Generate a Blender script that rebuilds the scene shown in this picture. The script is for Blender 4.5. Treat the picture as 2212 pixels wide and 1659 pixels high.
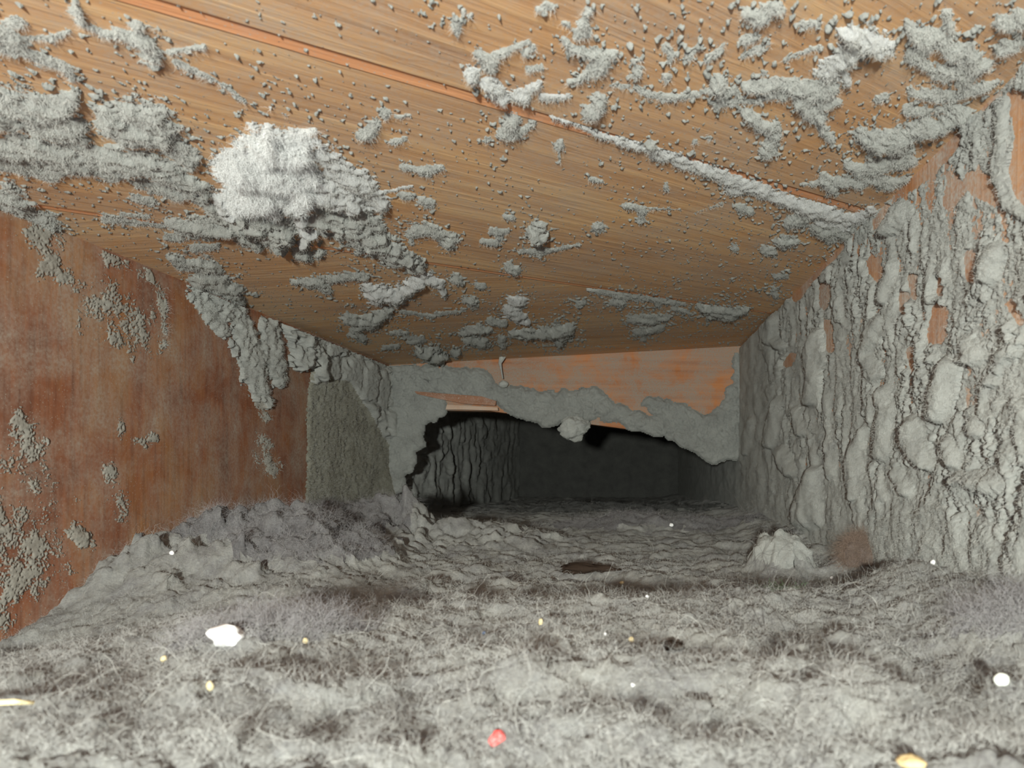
import bpy, math, random
import numpy as np

# ------------------------------------------------------------------ scene, camera, light
for o in list(bpy.data.objects):
    bpy.data.objects.remove(o)
sc = bpy.context.scene
COL = sc.collection
rng = np.random.default_rng(11)
random.seed(5)

W, H = 2212.0, 1659.0
F = 1500.0                       # focal length in pixels of the 2212 frame
VX, VY = 1352.0, 998.0           # where the duct's length runs to in the frame
ZC = 0.085                       # lens height above the floor boards (metres)
XL, XR = -0.249, 0.121           # side walls
YH, YB, Y0 = 0.73, 1.60, 0.03    # cross board, far wall, front end of the duct
CT0, CT1 = ZC + 0.1145, 0.054    # ceiling height = CT0 + CT1*x

cam_d = bpy.data.cameras.new('camera'); cam = bpy.data.objects.new('camera', cam_d); COL.objects.link(cam)
cam.location = (0, 0, ZC); cam.rotation_euler = (math.radians(90), 0, 0)
cam_d.sensor_width = 36.0; cam_d.lens = F / W * 36.0
cam_d.shift_x = (W / 2 - VX) / W; cam_d.shift_y = (VY - H / 2) / W
cam_d.clip_start = 0.005; cam_d.clip_end = 20
cam_d.dof.use_dof = True; cam_d.dof.focus_distance = 0.50; cam_d.dof.aperture_fstop = 30
sc.camera = cam

wd = bpy.data.worlds.new('world'); sc.world = wd; wd.use_nodes = True
wd.node_tree.nodes['Background'].inputs[0].default_value = (0.76, 0.82, 1.0, 1)
wd.node_tree.nodes['Background'].inputs[1].default_value = 0.70

def lamp(name, loc, power, radius, col):
    l = bpy.data.lights.new(name, 'POINT'); l.energy = power; l.shadow_soft_size = radius; l.color = col
    o = bpy.data.objects.new(name, l); COL.objects.link(o); o.location = loc
    return o
lamp('flash', (-0.037, -0.24, ZC + 0.012), 21.0, 0.010, (0.955, 1.0, 0.925))

sc.view_settings.view_transform = 'Standard'; sc.view_settings.look = 'None'
sc.view_settings.gamma = 1.0; sc.view_settings.use_curve_mapping = False
sc.view_settings.exposure = 0.0
sc.cycles.diffuse_bounces = 3; sc.cycles.max_bounces = 6; sc.cycles.adaptive_threshold = 0.03
sc.cycles_curves.shape = 'RIBBONS'

# ------------------------------------------------------------------ noise
_p = rng.permutation(256).astype(np.int64); PERM = np.concatenate([_p, _p, _p])
_g = rng.normal(size=(256, 3)); GRAD = (_g / np.linalg.norm(_g, axis=1, keepdims=True)).astype(np.float32)

def perlin(x, y, z):
    xi = np.floor(x).astype(np.int64); yi = np.floor(y).astype(np.int64); zi = np.floor(z).astype(np.int64)
    xf, yf, zf = ((a - b).astype(np.float32) for a, b in ((x, xi), (y, yi), (z, zi)))
    xi &= 255; yi &= 255; zi &= 255
    u, v, w = (t * t * t * (t * (t * 6 - 15) + 10) for t in (xf, yf, zf))
    r = 0
    for dx in (0, 1):
        wx = u if dx else 1 - u
        for dy in (0, 1):
            wy = v if dy else 1 - v
            for dz in (0, 1):
                wz = w if dz else 1 - w
                g = GRAD[PERM[PERM[PERM[(xi + dx) & 255] + ((yi + dy) & 255)] + ((zi + dz) & 255)]]
                r = r + wx * wy * wz * (g[..., 0] * (xf - dx) + g[..., 1] * (yf - dy) + g[..., 2] * (zf - dz))
    return r * 1.5

def fbm(p, freq, octv=4, gain=0.5, off=0.0, billow=False):
    a, s, t = 1.0, 0.0, 0.0
    f = freq
    for k in range(octv):
        n = perlin(p[..., 0] * f + off + 7.3 * k, p[..., 1] * f + 3.1 * off, p[..., 2] * f + 1.7 * k)
        s = s + a * ((np.abs(n) * 2 - 0.6) if billow else n); t += a; a *= gain; f *= 2.03
    return s / t * 1.3

def worley(u, v, off=0):
    """nearest and second nearest distance, id value and offset of the nearest cell point"""
    ui, vi = np.floor(u).astype(np.int64), np.floor(v).astype(np.int64)
    f1 = np.full(u.shape, 9.0); f2 = f1.copy(); cid = np.zeros(u.shape)
    for dx in (-1, 0, 1):
        for dy in (-1, 0, 1):
            h = PERM[PERM[(ui + dx + off) & 255] + ((vi + dy) & 255)]
            px = ui + dx + 0.12 + 0.76 * (PERM[h] / 255.0); py = vi + dy + 0.12 + 0.76 * (PERM[PERM[h] + 1] / 255.0)
            d = np.hypot(u - px, v - py)
            near = d < f1
            f2 = np.where(near, f1, np.minimum(f2, d)); cid = np.where(near, h / 255.0, cid); f1 = np.where(near, d, f1)
    return f1, f2, cid

def blur(A, n):
    for _ in range(n):
        B = np.pad(A, 1, mode='edge'); A = (B[:-2, 1:-1] + B[2:, 1:-1] + B[1:-1, :-2] + B[1:-1, 2:] + A * 2) / 6
    return A
def sstep(a, b, x):
    t = np.clip((x - a) / (b - a), 0, 1); return t * t * (3 - 2 * t)

# ------------------------------------------------------------------ materials
def new_mat(name):
    m = bpy.data.materials.new(name); m.use_nodes = True
    nt = m.node_tree; b = nt.nodes['Principled BSDF']
    b.inputs['Roughness'].default_value = 1.0; b.inputs['Specular IOR Level'].default_value = 0.05
    return m, nt, b

def N(nt, t, **kw):
    n = nt.nodes.new(t)
    for k, v in kw.items():
        if k in n.inputs: n.inputs[k].default_value = v
        else: setattr(n, k, v)
    return n

def ramp(nt, fac, stops):
    r = nt.nodes.new('ShaderNodeValToRGB'); e = r.color_ramp.elements
    while len(e) < len(stops): e.new(0.5)
    for el, (pos, c) in zip(e, stops):
        el.position = pos; el.color = (*c, 1) if len(c) == 3 else c
    nt.links.new(fac, r.inputs[0]); return r.outputs[0]

def noise(nt, vec, scale, detail=5, rough=0.6, dist=0.0):
    n = N(nt, 'ShaderNodeTexNoise'); n.inputs['Scale'].default_value = scale; n.inputs['Detail'].default_value = detail
    n.inputs['Roughness'].default_value = rough; n.inputs['Distortion'].default_value = dist
    nt.links.new(vec, n.inputs['Vector']); return n.outputs['Fac']

def mixc(nt, fac, a, b, mode='MIX'):
    m = nt.nodes.new('ShaderNodeMix'); m.data_type = 'RGBA'; m.blend_type = mode
    for i, v in ((0, fac), (6, a), (7, b)):
        if isinstance(v, (int, float)): m.inputs[i].default_value = v
        elif isinstance(v, tuple): m.inputs[i].default_value = (*v, 1)
        else: nt.links.new(v, m.inputs[i])
    return m.outputs[2]

def math_n(nt, op, a, b=None):
    m = nt.nodes.new('ShaderNodeMath'); m.operation = op
    for i, v in ((0, a), (1, b)):
        if v is None: continue
        if isinstance(v, (int, float)): m.inputs[i].default_value = v
        else: nt.links.new(v, m.inputs[i])
    return m.outputs[0]

def mapped(nt, scale, rot=(0, 0, 0), obj=True):
    tc = nt.nodes.new('ShaderNodeTexCoord') if obj else nt.nodes.new('ShaderNodeNewGeometry')
    mp = nt.nodes.new('ShaderNodeMapping'); mp.inputs['Scale'].default_value = scale; mp.inputs['Rotation'].default_value = rot
    nt.links.new(tc.outputs['Object' if obj else 'Position'], mp.inputs[0]); return mp.outputs[0]

def bump(nt, b, hgt, dist, strength=1.0):
    bp = N(nt, 'ShaderNodeBump'); bp.inputs['Distance'].default_value = dist; bp.inputs['Strength'].default_value = strength
    nt.links.new(hgt, bp.inputs['Height']); nt.links.new(bp.outputs[0], b.inputs['Normal'])

def dust_mat(name, light, mid, dark, scale=70, grain=0.0007):
    m, nt, b = new_mat(name)
    pos = mapped(nt, (1, 1, 1), obj=False)
    n1 = noise(nt, pos, scale, 6, 0.65, 0.3); n2 = noise(nt, pos, scale * 14, 3, 0.7)
    n = math_n(nt, 'ADD', math_n(nt, 'MULTIPLY', n1, 0.62), math_n(nt, 'MULTIPLY', n2, 0.38))
    c = ramp(nt, n, [(0.33, dark), (0.48, mid), (0.62, light)])
    nt.links.new(c, b.inputs['Base Color'])
    bump(nt, b, noise(nt, pos, 1000, 6, 0.85), grain * 2.0)
    b.inputs['Sheen Weight'].default_value = 0.15; b.inputs['Sheen Roughness'].default_value = 0.6
    return m

M_DUST = dust_mat('grey_dust', (0.62, 0.625, 0.58), (0.54, 0.545, 0.505), (0.41, 0.41, 0.39))
M_LITWHITE = dust_mat('lit_white_dust', (0.84, 0.84, 0.82), (0.78, 0.78, 0.76), (0.66, 0.66, 0.65))  # whiter dust: the largest clump's nearness to the flash is put into its colour
M_DUSTW = dust_mat('dust_on_walls', (0.58, 0.585, 0.545), (0.50, 0.505, 0.47), (0.37, 0.37, 0.35), 60)
M_DRAPE = dust_mat('darker_dust', (0.40, 0.405, 0.375), (0.34, 0.345, 0.32), (0.27, 0.27, 0.25), 50)  # dust on the cross board, a darker grey than the wall dust
M_SMEAR = dust_mat('thin_dust_film', (0.44, 0.42, 0.365), (0.37, 0.34, 0.29), (0.29, 0.25, 0.205), 60, 0.0004)
M_LINT = dust_mat('floor_lint', (0.52, 0.515, 0.475), (0.375, 0.368, 0.35), (0.225, 0.213, 0.217), 46, 0.0008)
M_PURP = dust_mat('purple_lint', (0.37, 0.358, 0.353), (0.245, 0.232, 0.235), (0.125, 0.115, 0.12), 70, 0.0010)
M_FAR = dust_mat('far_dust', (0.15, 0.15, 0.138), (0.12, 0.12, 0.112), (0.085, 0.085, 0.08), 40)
M_OLIVE = dust_mat('olive_dust', (0.42, 0.41, 0.34), (0.33, 0.315, 0.25), (0.22, 0.20, 0.15), 45)
M_BROWN = dust_mat('brown_lint', (0.27, 0.20, 0.16), (0.17, 0.12, 0.095), (0.08, 0.055, 0.045), 110)

def wood_mat(name, cols, film=(0.47, 0.45, 0.41), film_lo=0.5, film_hi=0.75, film_max=0.7, grain=(9, 240, 240), swirl=0.6, specks=True, second=None, film_scale=26):
    m, nt, b = new_mat(name)
    g = mapped(nt, grain)
    n1 = noise(nt, g, 1.0, 6, 0.62, swirl)
    big = noise(nt, mapped(nt, (5, 22, 22)), 1.0, 3, 0.5, 0.8)
    f = math_n(nt, 'ADD', math_n(nt, 'MULTIPLY', n1, 0.55), math_n(nt, 'MULTIPLY', big, 0.45))
    c = ramp(nt, f, cols)
    if second:
        g2 = noise(nt, mapped(nt, second), 1.0, 5, 0.7)
        c = mixc(nt, 0.55, c, ramp(nt, g2, [(0.32, (0.45, 0.40, 0.40)), (0.5, (1, 1, 1)), (0.68, (1.35, 1.3, 1.2))]), 'MULTIPLY')
    pos = mapped(nt, (1, 1, 1), obj=False)
    ff = noise(nt, pos, film_scale, 7, 0.7, 0.4)
    fac = ramp(nt, ff, [(film_lo, (0.05,) * 3), (film_hi, (film_max,) * 3)])
    fine = noise(nt, pos, 700, 2, 0.6)
    fac2 = math_n(nt, 'MULTIPLY', fac, ramp(nt, fine, [(0.35, (0.45,) * 3), (0.62, (1.0,) * 3)]))
    if specks:
        sp = ramp(nt, noise(nt, pos, 1100, 1, 0.5), [(0.66, (0, 0, 0)), (0.72, (0.75,) * 3)])
        fac2 = math_n(nt, 'MAXIMUM', fac2, sp)
    c = mixc(nt, fac2, c, film)
    nt.links.new(c, b.inputs['Base Color'])
    b.inputs['Roughness'].default_value = 0.75; b.inputs['Specular IOR Level'].default_value = 0.2
    bump(nt, b, n1, 0.0006, 0.6)
    return m

CEDAR = [(0.30, (0.40, 0.195, 0.085)), (0.47, (0.62, 0.335, 0.15)), (0.6, (0.75, 0.46, 0.22))]
M_PLANK = wood_mat('ceiling_plank_wood', CEDAR, film_lo=0.34, film_hi=0.72, film_max=0.8, film=(0.47, 0.405, 0.345))
M_TONGUE = wood_mat('fresh_tongue_wood', [(0.3, (0.60, 0.24, 0.11)), (0.6, (0.80, 0.38, 0.18))], film_lo=0.55, film_hi=0.8, film_max=0.5)
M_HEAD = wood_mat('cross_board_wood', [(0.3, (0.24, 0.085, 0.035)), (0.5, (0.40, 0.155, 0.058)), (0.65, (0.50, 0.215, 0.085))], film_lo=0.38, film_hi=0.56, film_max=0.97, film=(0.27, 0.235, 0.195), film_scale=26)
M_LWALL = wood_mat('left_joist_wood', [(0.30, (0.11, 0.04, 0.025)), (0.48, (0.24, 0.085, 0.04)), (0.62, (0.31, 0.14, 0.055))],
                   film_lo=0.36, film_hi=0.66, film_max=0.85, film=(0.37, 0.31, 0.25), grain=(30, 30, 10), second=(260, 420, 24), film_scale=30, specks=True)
M_RWALL = wood_mat('right_joist_wood', [(0.30, (0.22, 0.08, 0.03)), (0.48, (0.42, 0.17, 0.06)), (0.62, (0.5, 0.24, 0.10))],
                   film_lo=0.34, film_hi=0.62, film_max=0.9, grain=(30, 240, 14))
M_SLIV = wood_mat('torn_wood', [(0.3, (0.40, 0.25, 0.17)), (0.6, (0.52, 0.36, 0.26))], film_lo=.4, film_hi=.7)
M_SLIV2 = wood_mat('split_wood', [(0.3, (0.18, 0.085, 0.05)), (0.6, (0.32, 0.15, 0.085))], film_lo=.45, film_hi=.8)
M_FLOORW = wood_mat('floor_board_wood', CEDAR)

def plain(name, col, rough=0.6, spec=0.3):
    m, nt, b = new_mat(name)
    n = noise(nt, mapped(nt, (1, 1, 1)), 400, 4, 0.6)
    c = ramp(nt, n, [(0.3, tuple(v * 0.75 for v in col)), (0.65, col)])
    nt.links.new(c, b.inputs['Base Color']); b.inputs['Roughness'].default_value = rough
    b.inputs['Specular IOR Level'].default_value = spec
    return m
M_FIB = plain('pale_fibre', (0.62, 0.61, 0.57), 0.9, 0.1)
M_FIBD = plain('dark_hair', (0.05, 0.042, 0.04), 0.5, 0.3)
M_FIBP = plain('purple_fibre', (0.31, 0.295, 0.30), 0.9, 0.1)
M_FIBB = plain('brown_fibre', (0.26, 0.19, 0.15), 0.9, 0.1)
M_FIBLIT = plain('lit_white_fibre', (0.90, 0.90, 0.88), 0.9, 0.1)  # extra white to offset the fuzz's self-shadowing, brightness put into the colour
M_FIBF = plain('grey_fibre', (0.46, 0.452, 0.43), 0.9, 0.1)
M_FIBG = plain('green_fibre', (0.25, 0.55, 0.22), 0.8, 0.2)

# ------------------------------------------------------------------ mesh helpers
def tag(o, label=None, cat=None, group=None, kind=None):
    if label: o['label'] = label
    if cat: o['category'] = cat
    if group: o['group'] = group
    if kind: o['kind'] = kind
    return o

def mesh_np(name, v, quads, mat, parent=None, smooth=True):
    """one mesh object from vertex and face arrays, origin at the centre of its vertices"""
    c = v.mean(0); me = bpy.data.meshes.new(name)
    k = quads.shape[1]
    me.vertices.add(len(v)); me.vertices.foreach_set('co', (v - c).astype(np.float32).ravel())
    me.loops.add(quads.size); me.loops.foreach_set('vertex_index', quads.astype(np.int32).ravel())
    me.polygons.add(len(quads)); me.polygons.foreach_set('loop_start', np.arange(0, quads.size, k, dtype=np.int32))
    me.polygons.foreach_set('use_smooth', np.full(len(quads), smooth, dtype=bool))
    me.update(calc_edges=True); me.validate()
    me.materials.append(mat)
    o = bpy.data.objects.new(name, me); COL.objects.link(o); o.location = c
    if parent is not None:
        o.parent = parent; o.matrix_parent_inverse = parent.matrix_world.inverted()
    return o

def prism(name, pts, off, mat, parent=None, bevel=0.0):
    """closed slab: polygon pts (3d, in order) extruded by the vector off"""
    pts = np.array(pts, float); off = np.array(off, float); n = len(pts)
    v = np.vstack([pts, pts + off]); c = v.mean(0)
    me = bpy.data.meshes.new(name)
    faces = [list(range(n)), list(range(2 * n - 1, n - 1, -1))] + [[i, i + n, (i + 1) % n + n, (i + 1) % n] for i in range(n)]
    me.from_pydata([tuple(p) for p in (v - c)], [], faces); me.update()
    import bmesh
    bm = bmesh.new(); bm.from_mesh(me); bmesh.ops.recalc_face_normals(bm, faces=bm.faces)
    if bevel: bmesh.ops.bevel(bm, geom=list(bm.edges), offset=bevel, segments=2, affect='EDGES', profile=0.5)
    bm.to_mesh(me); bm.free()
    me.materials.append(mat)
    o = bpy.data.objects.new(name, me); COL.objects.link(o); o.location = c
    if parent is not None:
        o.parent = parent; o.matrix_parent_inverse = parent.matrix_world.inverted()
    return o

def fibres(name, pts, nrm, length, radius, mat, npt=5, curl=0.9, droop=0.0, flat=0.0, seed=1):
    """a coat of thin curved lint fibres rooted at pts"""
    r = np.random.default_rng(seed); n = len(pts)
    d = nrm * (1 - flat) + r.normal(size=(n, 3)) * curl; d /= np.linalg.norm(d, axis=1, keepdims=True)
    L = length * r.uniform(0.4, 1.4, n)
    P = np.zeros((n, npt, 3)); P[:, 0] = pts
    for k in range(1, npt):
        d = d + r.normal(size=(n, 3)) * 0.45; d[:, 2] -= droop; d /= np.linalg.norm(d, axis=1, keepdims=True)
        P[:, k] = P[:, k - 1] + d * (L / (npt - 1))[:, None]
    cu = bpy.data.hair_curves.new(name); cu.add_curves([npt] * n)
    cu.attributes['position'].data.foreach_set('vector', P.astype(np.float32).ravel())
    ra = cu.attributes.get('radius') or cu.attributes.new('radius', 'FLOAT', 'POINT')
    ra.data.foreach_set('value', np.tile(np.linspace(1, 0.35, npt) * radius, n).astype(np.float32))
    cu.materials.append(mat)
    o = bpy.data.objects.new(name, cu); COL.objects.link(o)
    return o

# ------------------------------------------------------------------ rays from the lens onto the duct's surfaces
def on_ceiling(u, v):
    Y = (CT0 - ZC) / ((VY - v) / F - CT1 * (u - VX) / F); return np.stack([(u - VX) / F * Y, Y, ZC + (VY - v) / F * Y], -1)
def on_x(u, v, x):
    Y = x * F / (u - VX); return np.stack([np.full_like(Y, x), Y, ZC + (VY - v) / F * Y], -1)
def on_y(u, v, y):
    u = np.asarray(u, float); return np.stack([(u - VX) / F * y, np.full_like(u, y), ZC + (VY - np.asarray(v, float)) / F * y], -1)
def on_z(u, v, z):
    Y = (ZC - z) * F / (v - VY); return np.stack([(u - VX) / F * Y, Y, np.full_like(Y, z)], -1)

def grid(u0, u1, v0, v1, step):
    return np.meshgrid(np.arange(u0, u1, step, dtype=float), np.arange(v0, v1, step, dtype=float))

def chain_field(U, V, step, chain, pad=1.6):
    """1 on the spine of a chain of tapered strokes (x, y, radius), 0 at its edge, negative outside"""
    out = np.full(U.shape, -9.0)
    segs = list(zip(chain[:-1], chain[1:])) if len(chain) > 1 else [(chain[0], chain[0])]
    for (ax, ay, ar), (bx, by, br) in segs:
        R = max(ar, br) * pad + 4
        i0, i1 = np.searchsorted(V[:, 0], (min(ay, by) - R, max(ay, by) + R)); j0, j1 = np.searchsorted(U[0], (min(ax, bx) - R, max(ax, bx) + R))
        if i1 <= i0 or j1 <= j0: continue
        u, v = U[i0:i1, j0:j1], V[i0:i1, j0:j1]
        if u.size == 0: continue
        dx, dy = bx - ax, by - ay; q = dx * dx + dy * dy
        t = np.clip(((u - ax) * dx + (v - ay) * dy) / q, 0, 1) if q else np.zeros(u.shape)
        d = np.hypot(u - ax - t * dx, v - ay - t * dy); r = ar + t * (br - ar)
        out[i0:i1, j0:j1] = np.maximum(out[i0:i1, j0:j1], 1 - d / r)
    return out

def poly_inside(U, V, poly):
    ins = np.zeros(U.shape, bool); n = len(poly)
    for k in range(n):
        (x1, y1), (x2, y2) = poly[k], poly[(k + 1) % n]
        if y1 == y2: continue
        c = ((y1 > V) != (y2 > V)) & (U < (x2 - x1) * (V - y1) / (y2 - y1) + x1); ins ^= c
    return ins

def cut(name, Pn, lab, keep, want, mat, quads_all, **kw):
    """mesh object from the grid cells whose label is in want"""
    q = quads_all[keep & np.isin(lab, want)]
    if len(q) < 3: return None
    ids, inv = np.unique(q, return_inverse=True)
    return mesh_np(name, Pn.reshape(-1, 3)[ids], inv.reshape(q.shape), mat, **kw)

def quad_index(shape, flip=False):
    r, c = shape; i = np.arange(r * c).reshape(r, c)
    q = np.stack([i[:-1, :-1], i[:-1, 1:], i[1:, 1:], i[1:, :-1]], -1).reshape(-1, 4)
    return q[:, ::-1] if flip else q

def cellmax(A): return np.maximum.reduce([A[:-1, :-1], A[:-1, 1:], A[1:, 1:], A[1:, :-1]]).ravel()
def cellmin(A): return np.minimum.reduce([A[:-1, :-1], A[:-1, 1:], A[1:, 1:], A[1:, :-1]]).ravel()
def normals(P, flip):
    a = np.gradient(P, axis=1); b = np.gradient(P, axis=0); n = np.cross(a, b); n /= np.linalg.norm(n, axis=-1, keepdims=True) + 1e-20
    return -n if flip else n

def roughen(P, mask, flip, bands, back=None):
    """push the masked points along the surface's own normals by 3d noise: grain that reads from any side"""
    nn = normals(P, flip); nn = np.where(np.isfinite(nn), nn, 0)
    sel = mask > 0; q = P[sel]; d = np.zeros(len(q))
    for freq, amp, off in bands: d = d + amp * fbm(q, freq, 2, .55, off)
    out = P.copy(); out[sel] += nn[sel] * (d * mask[sel])[:, None]
    return out

# ================================================================== THE DUCT (setting)
def cz(x): return CT0 + CT1 * x
ceil_root = bpy.data.objects.new('ceiling', None); COL.objects.link(ceil_root); tag(ceil_root, kind='structure')
ceil_root.location = (0, 0.5, CT0); bpy.context.view_layer.update()
def ceil_line(p, q):
    """a plank joint seen through two frame points, cut at the two side walls"""
    a = on_ceiling(np.array([p[0]]), np.array([p[1]]))[0]; b = on_ceiling(np.array([q[0]]), np.array([q[1]]))[0]
    out = []
    for x in (XL - 0.012, XR + 0.012):
        t = (x - a[0]) / (b[0] - a[0]); y = a[1] + t * (b[1] - a[1]); out.append((x, y))
    return out
S1 = ceil_line((439, 24), (1479, 333)); S2 = ceil_line((74, 442), (1640, 672))
def plank(name, l0, l1, lift, mat):
    pts = [(l0[0][0], l0[0][1], cz(l0[0][0]) + lift), (l0[1][0], l0[1][1], cz(l0[1][0]) + lift),
           (l1[1][0], l1[1][1], cz(l1[1][0]) + lift), (l1[0][0], l1[0][1], cz(l1[0][0]) + lift)]
    o = prism(name, pts, (0, 0, 0.018), mat, None, 0.0006)
    # grain runs along the joint: turn the local axes without moving the shape
    a = math.atan2(l1[1][1] - l1[0][1], l1[1][0] - l1[0][0])
    R = np.array([[math.cos(a), math.sin(a), 0], [-math.sin(a), math.cos(a), 0], [0, 0, 1]])
    for vtx in o.data.vertices: vtx.co = R @ np.array(vtx.co)
    o.rotation_euler = (0, 0, a)
    bpy.context.view_layer.update(); o.parent = ceil_root; o.matrix_parent_inverse = ceil_root.matrix_world.inverted()
    return o
def shift(l, d): return [(l[0][0], l[0][1] + d), (l[1][0], l[1][1] + d)]
dfront = [(XL - .012, Y0), (XR + .012, Y0)]
TW1, TW2 = 0.0075, 0.0060
LIFT = (-0.0008, 0.0, 0.0008)
pk1 = plank('plank', dfront, shift(S1, -0.0004), LIFT[0], M_PLANK)
pk2 = plank('plank', shift(S1, TW1), shift(S2, -0.0004), 0.0, M_PLANK)
pk3 = plank('plank', shift(S2, TW2), [(XL - .012, YH + 0.02), (XR + .012, YH + 0.02)], LIFT[2], M_PLANK)
pk4 = plank('plank', [(XL - .012, YH + 0.021), (XR + .012, YH + 0.021)], [(XL - .012, YB + .02), (XR + .012, YB + .02)], 0.0012, M_PLANK)
tg1 = plank('tongue', shift(S1, 0.0002), shift(S1, TW1 - 0.0001), -0.0003, M_TONGUE); tg1['label'] = 'pale salmon strip of fresh wood in the plank joint'
tg2 = plank('tongue', shift(S2, 0.0002), shift(S2, TW2 - 0.0001), 0.0004, M_TONGUE)

def slab(name, mat, pts, off, **kw):
    o = prism(name, pts, off, mat, **kw); tag(o, kind='structure'); return o
ZT = CT0 + 0.03
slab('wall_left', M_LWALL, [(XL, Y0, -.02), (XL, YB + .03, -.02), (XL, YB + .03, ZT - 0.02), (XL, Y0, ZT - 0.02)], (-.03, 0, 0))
slab('wall_right', M_RWALL, [(XR, Y0, -.02), (XR, YB + .03, -.02), (XR, YB + .03, ZT), (XR, Y0, ZT)], (.03, 0, 0))
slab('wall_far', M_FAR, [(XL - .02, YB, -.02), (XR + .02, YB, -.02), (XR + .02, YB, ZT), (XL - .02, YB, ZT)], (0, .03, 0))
slab('floor', M_FLOORW, [(XL - .02, Y0, 0), (XR + .02, Y0, 0), (XR + .02, YB + .02, 0), (XL - .02, YB + .02, 0)], (0, 0, -.02))
hb = on_y([846, 905, 1060, 1440, 1600], [880, 886, 888, 938, 962], YH)
head_pts = [tuple(p) for p in hb] + [(XR, YH, cz(XR) + .002), (XL, YH, cz(XL) + .002)]
head_pts[0] = (XL, YH, hb[0][2]); head_pts[4] = (XR, YH, hb[4][2])
slab('wall_header', M_HEAD, head_pts, (0, .02, 0))

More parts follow.
